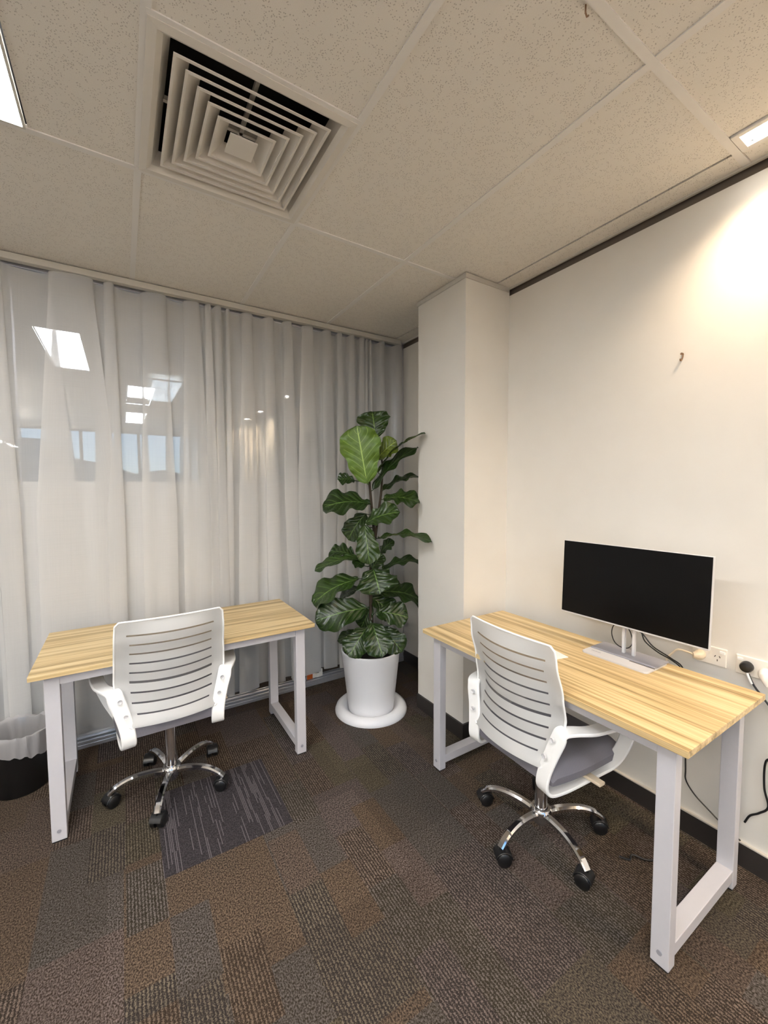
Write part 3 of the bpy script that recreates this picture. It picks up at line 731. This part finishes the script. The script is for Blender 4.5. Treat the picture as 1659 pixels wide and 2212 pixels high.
LEAVES = [
    (1.333,2.317,1.5, 1.271,2.334,1.862, 0.261, -0.53,-0.84,0.06, 1),
    (1.42,2.354,1.801, 1.423,2.4,1.976, 0.223, -0.46,-0.74,0.49, 3),
    (1.41,2.316,1.662, 1.492,2.212,1.77, 0.142, -0.46,-0.74,0.49, 2),
    (1.414,2.318,1.573, 1.615,2.078,1.813, 0.13, -0.08,-0.14,0.99, 3),
    (1.385,2.329,1.458, 1.636,2.178,1.733, 0.13, -0.21,-0.34,0.92, 0),
    (1.449,2.312,1.455, 1.732,2.258,1.544, 0.13, -0.1,-0.17,0.98, 0),
    (1.285,2.396,1.519, 1.173,2.42,1.525, 0.103, -0.41,-0.65,0.65, 0),
    (1.361,2.326,1.368, 1.07,2.425,1.349, 0.243, -0.32,-0.51,0.8, 0),
    (1.452,2.306,1.4, 1.621,2.139,1.374, 0.207, -0.24,-0.38,0.89, 3),
    (1.327,2.327,1.243, 1.471,2.147,1.319, 0.167, -0.41,-0.65,0.65, 3),
    (1.348,2.365,1.301, 1.254,2.436,1.129, 0.16, -0.41,-0.65,0.65, 0),
    (1.316,2.321,1.232, 1.31,2.249,0.988, 0.152, -0.53,-0.84,0.06, 3),
    (1.397,2.288,1.143, 1.609,2,1.137, 0.13, -0.08,-0.14,0.99, 3),
    (1.432,2.318,1.036, 1.499,2.258,1.124, 0.101, -0.29,-0.47,0.83, 0),
    (1.308,2.335,1.017, 1.022,2.451,0.942, 0.13, -0.15,-0.25,0.96, 3),
    (1.284,2.41,1.025, 1.164,2.534,1.04, 0.17, -0.24,-0.38,0.89, 0),
    (1.362,2.308,0.94, 1.416,2.269,1.044, 0.106, -0.41,-0.65,0.65, 0),
    (1.426,2.291,0.936, 1.712,2.232,0.972, 0.13, -0.12,-0.19,0.97, 0),
    (1.314,2.328,0.966, 1.24,2.353,1, 0.096, -0.35,-0.56,0.75, 0),
    (1.352,2.279,0.949, 1.338,2.172,0.811, 0.265, -0.43,-0.69,0.58, 0),
    (1.286,2.352,0.88, 1.016,2.476,0.727, 0.225, -0.24,-0.38,0.89, 3),
    (1.322,2.349,0.821, 1.194,2.469,0.714, 0.13, -0.18,-0.29,0.94, 0),
    (1.313,2.298,0.696, 0.998,2.398,0.636, 0.222, -0.43,-0.69,0.58, 0),
    (1.418,2.309,0.785, 1.716,2.257,0.697, 0.21, -0.26,-0.43,0.87, 0),
    (1.378,2.291,0.66, 1.55,2.168,0.626, 0.175, -0.41,-0.65,0.65, 0),
    (1.361,2.315,0.691, 1.306,2.363,0.545, 0.114, -0.41,-0.65,0.65, 0),
    (1.308,2.292,0.568, 1.161,2.257,0.42, 0.164, -0.43,-0.69,0.58, 0),
    (1.33,2.258,0.604, 1.318,2.112,0.436, 0.182, -0.46,-0.74,0.49, 0),
    (1.41,2.275,0.554, 1.487,2.146,0.419, 0.157, -0.43,-0.69,0.58, 0),
    (1.311,2.31,0.513, 1.163,2.425,0.47, 0.109, -0.24,-0.38,0.89, 0),
    (1.365,2.34,0.749, 1.507,2.277,0.617, 0.174, -0.35,-0.56,0.75, 0),
]
WPROF = [(0, .10), (.05, .34), (.12, .50), (.22, .66), (.34, .71), (.48, .85), (.62, .98), (.74, 1.0), (.86, .86), (.94, .58), (.985, .28), (1, .06)]
def stem_at(z):
    pts = STEMS[0][0]; pts = [p for p in pts]
    best = min(spline(pts, 6), key=lambda q: abs(q.z - z)); return best
rl = random.Random(11)
for li, (bx_, by_, bz_, tx_, ty_, tz_, wd_, nx_, ny_, nz_, kind) in enumerate(LEAVES):
    Bp, Tp, N = Vector((bx_, by_, bz_)), Vector((tx_, ty_, tz_)), Vector((nx_, ny_, nz_))
    Lv = Tp - Bp; ln = Lv.length; D = Lv.normalized(); N = (N - D * N.dot(D)).normalized(); S = D.cross(N)
    nu, nv_ = 12, 22; ph = rl.uniform(0, 6); wav = rl.uniform(.05, .10); arch = ln * (.10 if kind != 1 else .03); cup = rl.uniform(.08, .2)
    if N.z < 0.2 and kind != 1: arch *= .6
    bm = B(); uvl = bm.loops.layers.uv.new('UVMap'); rows = []
    for j in range(nv_ + 1):
        v = j / nv_; hw = lerp_lin = None
        for (a, wa), (b, wb) in zip(WPROF, WPROF[1:]):
            if v <= b: hw = wa + (wb - wa) * (v - a) / (b - a); break
        hw = (hw if hw is not None else .06) * wd_ / 2
        row = []
        for i in range(nu + 1):
            u = -1 + 2 * i / nu
            rip = math.sin(v * 17 + ph + (2.2 if u > 0 else 0)) * wd_ * wav * abs(u) ** 2.0 + math.sin(v * 31 + ph * 2 + u) * wd_ * .022 * abs(u) ** 2
            edge = 1 + .05 * math.sin(v * 23 + ph + u * 2) * abs(u)
            quilt = .010 * math.sin((v * 6.5 - abs(u) * 2.0) * 2 * PI) * min(1, abs(u) * 3) * (1 - abs(u)) * wd_ / .2
            p = Bp + D * (ln * v) + S * (u * hw * edge) + N * (arch * math.sin(PI * v) + cup * hw * abs(u) ** 1.6 + rip + quilt)
            row.append((bm.verts.new(rel(p)), (i / nu, v)))
        rows.append(row)
    for a, b in zip(rows, rows[1:]):
        for i in range(nu):
            q4 = (a[i], a[i+1], b[i+1], b[i]); f = bm.faces.new([x_[0] for x_ in q4])
            for lp, src in zip(f.loops, q4): lp[uvl].uv = src[1]
    # petiole back to the nearest point of the stem
    cand = [q for st in STEMS for q in spline(st[0], 6)]
    A = min(cand, key=lambda q: (q - Bp).length + (0.6 * max(0, q.z - Bp.z)))
    midp = (A + Bp) / 2 + Vector((0, 0, -.008))
    tube(bm, [Vector(rel(A)), Vector(rel(midp)), Vector(rel(Bp)), Vector(rel(Bp + D * ln * .12 + N * .004))], [.0035, .003, .003, .0015], 6)
    # keep the winding so that the top side is the front
    me = bpy.data.meshes.new('leaf')
    for f in bm.faces: f.smooth = True
    bm.normal_update()
    flip = [f for f in bm.faces if len(f.verts) == 4 and f.normal.dot(N) < 0 and f.index < 0]
    bm.to_mesh(me); bm.free(); me.materials.append(M['leaf%d' % kind])
    o = bpy.data.objects.new('leaf', me); COL.objects.link(o); o.parent = t
    if kind == 1: o['label'] = 'large bright light green young leaf'
    if kind == 2: o['label'] = 'yellow-green young leaf near the top'
bm = B(); lathe(bm, [(.0, .004), (.150, .004), (.156, .012), (.165, .030), (.190, .044), (.215, .042), (.232, .026), (.239, .008), (.238, 0), (.0, 0)], 72)
o = obj('pot_saucer', bm, M['pot'], smooth=True); o.location = (PX, PY, 0); tag(o, 'round white domed saucer on the carpet under the plant pot', 'saucer')

# ---------------------------------------------------------------- monitor on the right desk
ZD = .735
t = thing('monitor', 'black-screened silver computer monitor standing on the right desk', 'monitor', (1.80, .921, ZD))
# screen leans back very slightly; local -X faces the user
tilt = Matrix.Translation((-.01, 0, .136)) @ Matrix.Rotation(math.radians(2.0), 4, 'Y')
bm = B(); box(bm, -.004, .014, -.299, .299, 0, .345); bm.transform(tilt); cab = obj('cabinet', bm, M['silver'], t, .002)
bm = B(); box(bm, -.0055, -.004, -.2975, .2975, .0075, .3435); bm.transform(tilt); obj('screen', bm, M['screen'], cab, label='black glossy switched-off screen')
bm = B(); box(bm, .014, .040, -.12, .12, .07, .26); bm.transform(tilt); obj('rear_cover', bm, M['silver'], cab, .008)
for yy in (.022, -.020): obj('post', BB((.020, .034, yy - .006, yy + .006, .014, .26)), M['silver'], t, .0015)
def rbox(bm, x0, x1, y0, y1, z0, z1, r, seg=5):
    ring = []
    for cx_, cy_, a0 in ((x1 - r, y1 - r, 0), (x0 + r, y1 - r, PI/2), (x0 + r, y0 + r, PI), (x1 - r, y0 + r, 3*PI/2)):
        for i in range(seg + 1):
            a = a0 + i * PI / 2 / seg; ring.append((cx_ + r * math.cos(a), cy_ + r * math.sin(a)))
    lo = [bm.verts.new((x, y, z0)) for x, y in ring]; hi = [bm.verts.new((x, y, z1)) for x, y in ring]; n = len(ring)
    bm.faces.new(lo[::-1]); bm.faces.new(hi)
    for i in range(n): bm.faces.new((lo[i], lo[(i+1) % n], hi[(i+1) % n], hi[i]))
bm = B(); rbox(bm, -.088, .085, -.128, .148, 0, .008, .016); ft = obj('foot', bm, M['silver'], t, .0015)
bm = B(); box(bm, -.022, .088, -.130, .142, .008, .014); obj('foot_ledge', bm, M['slate'], ft, .002, label='raised grey rear half of the foot with a groove')
obj('groove', BB((-.030, -.024, -.128, -.030, .008, .0085)), M['slot'], ft)
lg = B()
for i in range(7): box(lg, -.050, -.046 + (.0015 if i % 2 else 0), .118 - i * .006, .1215 - i * .006, .0078, .0084)
obj('logo', lg, M['slate'], ft, label='tiny grey lettering on the left front of the foot')
bm = B(); tube(bm, spline([(.028, .045, .13), (.03, .070, .12), (.03, .078, .085), (.03, .066, .05), (.03, .040, .034), (.04, .012, .034), (.045, -.004, .06), (.04, .0, .10), (.03, .01, .13)], 6), .0022, 8)
obj('cable', bm, M['black'], t, smooth=True, label='black cable looped behind the stand')
bm = B(); tube(bm, spline([(.03, -.035, .13), (.035, -.045, .12), (.04, -.058, .085), (.07, -.095, .045), (.115, -.13, .012), (.152, -.15, -.03), (.160, -.15, -.12)], 6), .0028, 8)
obj('cable', bm, M['black'], t, smooth=True, label='black cable running down behind the desk')
bm = B(); tube(bm, spline([(.03, -.035, .125), (.036, -.050, .115), (.05, -.085, .07), (.10, -.13, .026), (.145, -.158, -.02), (.150, -.16, -.12)], 6), .0028, 8)
obj('cable', bm, M['black'], t, smooth=True)

bm = BB((1.50, 1.607, 1.062, 1.15, ZD, ZD + .003)); bmesh.ops.rotate(bm, verts=bm.verts, cent=(1.6, 1.062, 0), matrix=Matrix.Rotation(math.radians(-12), 3, 'Z'))
o = obj('card', bm, M['plastic'], bevel=.0008); tag(o, 'white card lying on the right desk behind the chair back', 'card')

# ---------------------------------------------------------------- power outlets (plates on the right wall; local X = along the wall, local -Y = out)
def make_outlet(y, z, label):
    t = thing('power_outlet', label, 'power outlet', (XW, y, z), -PI / 2, 'double power outlets')
    # local x -> world -y ; local -y -> world -x
    obj('plate', BB((-.058, .058, -.010, 0, -.0365, .0365)), M['outlet'], t, .003)
    for s in (-1, 1):
        obj('switch', BB((s * .044 - .009, s * .044 + .009, -.013, -.009, .016, .027)), M['plastic'], t, .0015)
        sk_ = B()
        for dx, dz, a in ((-.0075, .004, .5), (.0075, .004, -.5), (0, -.011, 0)):
            b2 = B(); box(b2, -.0013, .0013, -.0108, -.0099, -.004, .004); b2.transform(Matrix.Translation((s * .028 + dx * 1.0, 0, dz - .002)) @ Matrix.Rotation(a, 4, 'Y'))
            me_ = bpy.data.meshes.new('tmp'); b2.to_mesh(me_); b2.free(); sk_.from_mesh(me_); bpy.data.meshes.remove(me_)
        obj('socket', sk_, M['slot'], t)
    return t
o1 = make_outlet(.688, .793, 'white double power outlet with cream plug, left one behind the monitor corner')
o2 = dup(o1, (XW, .544, .790), -PI / 2, 'white double power outlet with a black plug, at the right edge above the desk corner')
# cream plug and its cord
t = thing('plug', 'cream plug with cream cord in the left power outlet', 'plug', (XW - .010, .716, .786))
bm = B(); tube(bm, [(0, 0, 0), (-.012, 0, 0), (-.026, .004, 0), (-.034, .014, 0)], [.019, .020, .017, .010], 20); obj('plug_body', bm, M['beige'], t, smooth=True)
bm = B(); tube(bm, spline([(-.028, .014, 0), (-.030, .040, .004), (-.030, .070, .002), (-.032, .090, -.02), (-.038, .108, -.053), (-.036, .118, -.11), (-.03, .12, -.2)], 6), .004, 8); obj('cord', bm, M['beige'], t, smooth=True)
# black plug, sleeve and long cable
t = thing('plug', 'round black plug with a white-tagged black cable hanging down the right wall', 'plug', (XW - .010, .566, .790))
bm = B(); tube(bm, [(0, 0, 0), (-.016, 0, 0), (-.024, 0, 0), (-.027, 0, 0)], [.020, .020, .017, .008], 24); obj('plug_body', bm, M['black'], t, smooth=True)
bm = B(); tube(bm, spline([(-.016, -.004, -.020), (-.017, -.010, -.034), (-.018, -.020, -.056)], 4), .0042, 10); obj('cable_tag', bm, M['plastic'], t, smooth=True, label='white paper tag wrapped on the cable')
wp = [(1.972, .560, .765), (1.972, .543, .728), (1.970, .512, .690), (1.960, .462, .63), (1.960, .435, .56), (1.962, .462, .49), (1.970, .497, .46), (1.972, .499, .36), (1.974, .486, .29), (1.974, .510, .250), (1.974, .536, .222), (1.975, .551, .185)]
bm = B(); tube(bm, spline([(p[0] - XW + .010, p[1] - .566, p[2] - .790) for p in wp], 8), .0036, 8); obj('cable', bm, M['black'], t, smooth=True)
t = thing('plug', 'flat white plug in the right power outlet, cut by the frame edge', 'plug', (XW - .010, .512, .784))
bm = B(); tube(bm, [(0, 0, 0), (-.012, 0, 0), (-.024, -.002, -.006), (-.028, -.006, -.018), (-.024, -.012, -.040)], [.018, .019, .017, .012, .007], 18); obj('plug_body', bm, M['outlet'], t, smooth=True)
bm = B(); tube(bm, spline([(-.024, -.012, -.036), (-.018, -.025, -.065), (-.012, -.04, -.12), (-.01, -.05, -.3), (-.01, -.05, -.6)], 6), .0035, 8); obj('cord', bm, M['outlet'], t, smooth=True)
# thin cable hanging under the desk
bm = B(); tube(bm, spline([(1.972, .756, .60), (1.972, .754, .40), (1.974, .751, .28), (1.974, .748, .232), (1.974, .716, .190), (1.974, .667, .158), (1.974, .616, .128), (1.974, .56, .104)], 7), .0028, 8)
o = obj('loose_cable', bm, M['black'], smooth=True); tag(o, 'thin black cable sagging across the wall under the right desk', 'cable')
bm = B(); tube(bm, spline([(1.62, .83, .006), (1.64, .80, .006), (1.66, .80, .016), (1.70, .76, .005), (1.78, .72, .005)], 6), .004, 8)
o = obj('cable_end', bm, M['black'], smooth=True); tag(o, 'short black cable end lying on the carpet under the right desk', 'cable')
# wall hook
t = thing('wall_hook', 'tiny brass picture hook high on the right wall', 'hook', (XW, .823, 2.012))
bm = B(); tube(bm, [(.004, 0, .004), (-.014, 0, .006)], .0028, 10); tube(bm, [(-.014, 0, .006), (-.017, 0, .006)], .0048, 10)
obj('nail', bm, M['brass'], t, smooth=True)
bm = B(); tube(bm, spline([(-.002, 0, .010), (-.004, 0, -.004), (-.003, .004, -.016), (-.008, .006, -.019), (-.012, .006, -.012)], 4), .0026, 8); obj('hook', bm, M['brass'], t, smooth=True)

# ---------------------------------------------------------------- bin with liner
t = thing('waste_bin', 'round black waste bin with a translucent white liner at the left edge under the desk', 'bin', (-.468, 2.640, 0))
bm = B(); lathe(bm, [(.102, 0), (.108, .006), (.126, .285), (.128, .290), (.123, .290), (.104, .01)], 56, cap0=True); obj('bin_body', bm, M['bin'], t, smooth=True)
bm = B(); rr = random.Random(3); seg = 96
rad = [.085, .102, .119, .132, .136, .138, .138, .137]; zs_ = [.13, .24, .296, .304, .290, .262, .232, .205]
rings = []
ang = [rr.uniform(0, 6) for _ in range(8)]
for j, (r, z) in enumerate(zip(rad, zs_)):
    row = []
    for i in range(seg):
        a = 2 * PI * i / seg
        cr_ = sum(math.sin(a * f_ + ang[q_] + j * .3) for q_, f_ in enumerate((7, 11, 17, 23))) * .25
        rj = r + cr_ * (.006 if j != 2 else .002) * (1 + .15 * j); zj = z + cr_ * .012 * (j / 4) + (.012 * math.sin(a * 3 + 1) * (j > 2) * (j / 5))
        if j >= 3: rj = min(max(rj, .130), .145)
        row.append(bm.verts.new((rj * math.cos(a), rj * math.sin(a), zj)))
    rings.append(row)
for a, b in zip(rings, rings[1:]):
    for i in range(seg): j = (i + 1) % seg; bm.faces.new((a[i], a[j], b[j], b[i]))
obj('liner', bm, M['liner'], t, smooth=True, label='translucent white plastic bag folded over the rim')

# ---------------------------------------------------------------- packet on the glazing channel behind the curtain
t = thing('snack_packet', 'small orange and white packet at the foot of the glass between desk and plant', 'packet', (1.18, 2.862, .0))
bm = B(); 
for i in range(8):
    x0 = -.065 + i * .016; zt = .040 + .030 * math.sin(i * .9 + .6) + .03
    box(bm, x0, x0 + .0165, -.006 + .003 * math.sin(i * 2), .004 + .003 * math.sin(i * 2), .046, .05 + zt * (.35 + .06 * i if i < 5 else .6))
obj('wrapper', bm, M['outlet'], t, .002)
obj('print', BB((-.065, -.020, -.012, -.0085, .047, .095)), M['orange'], t, .002, label='orange printed end')
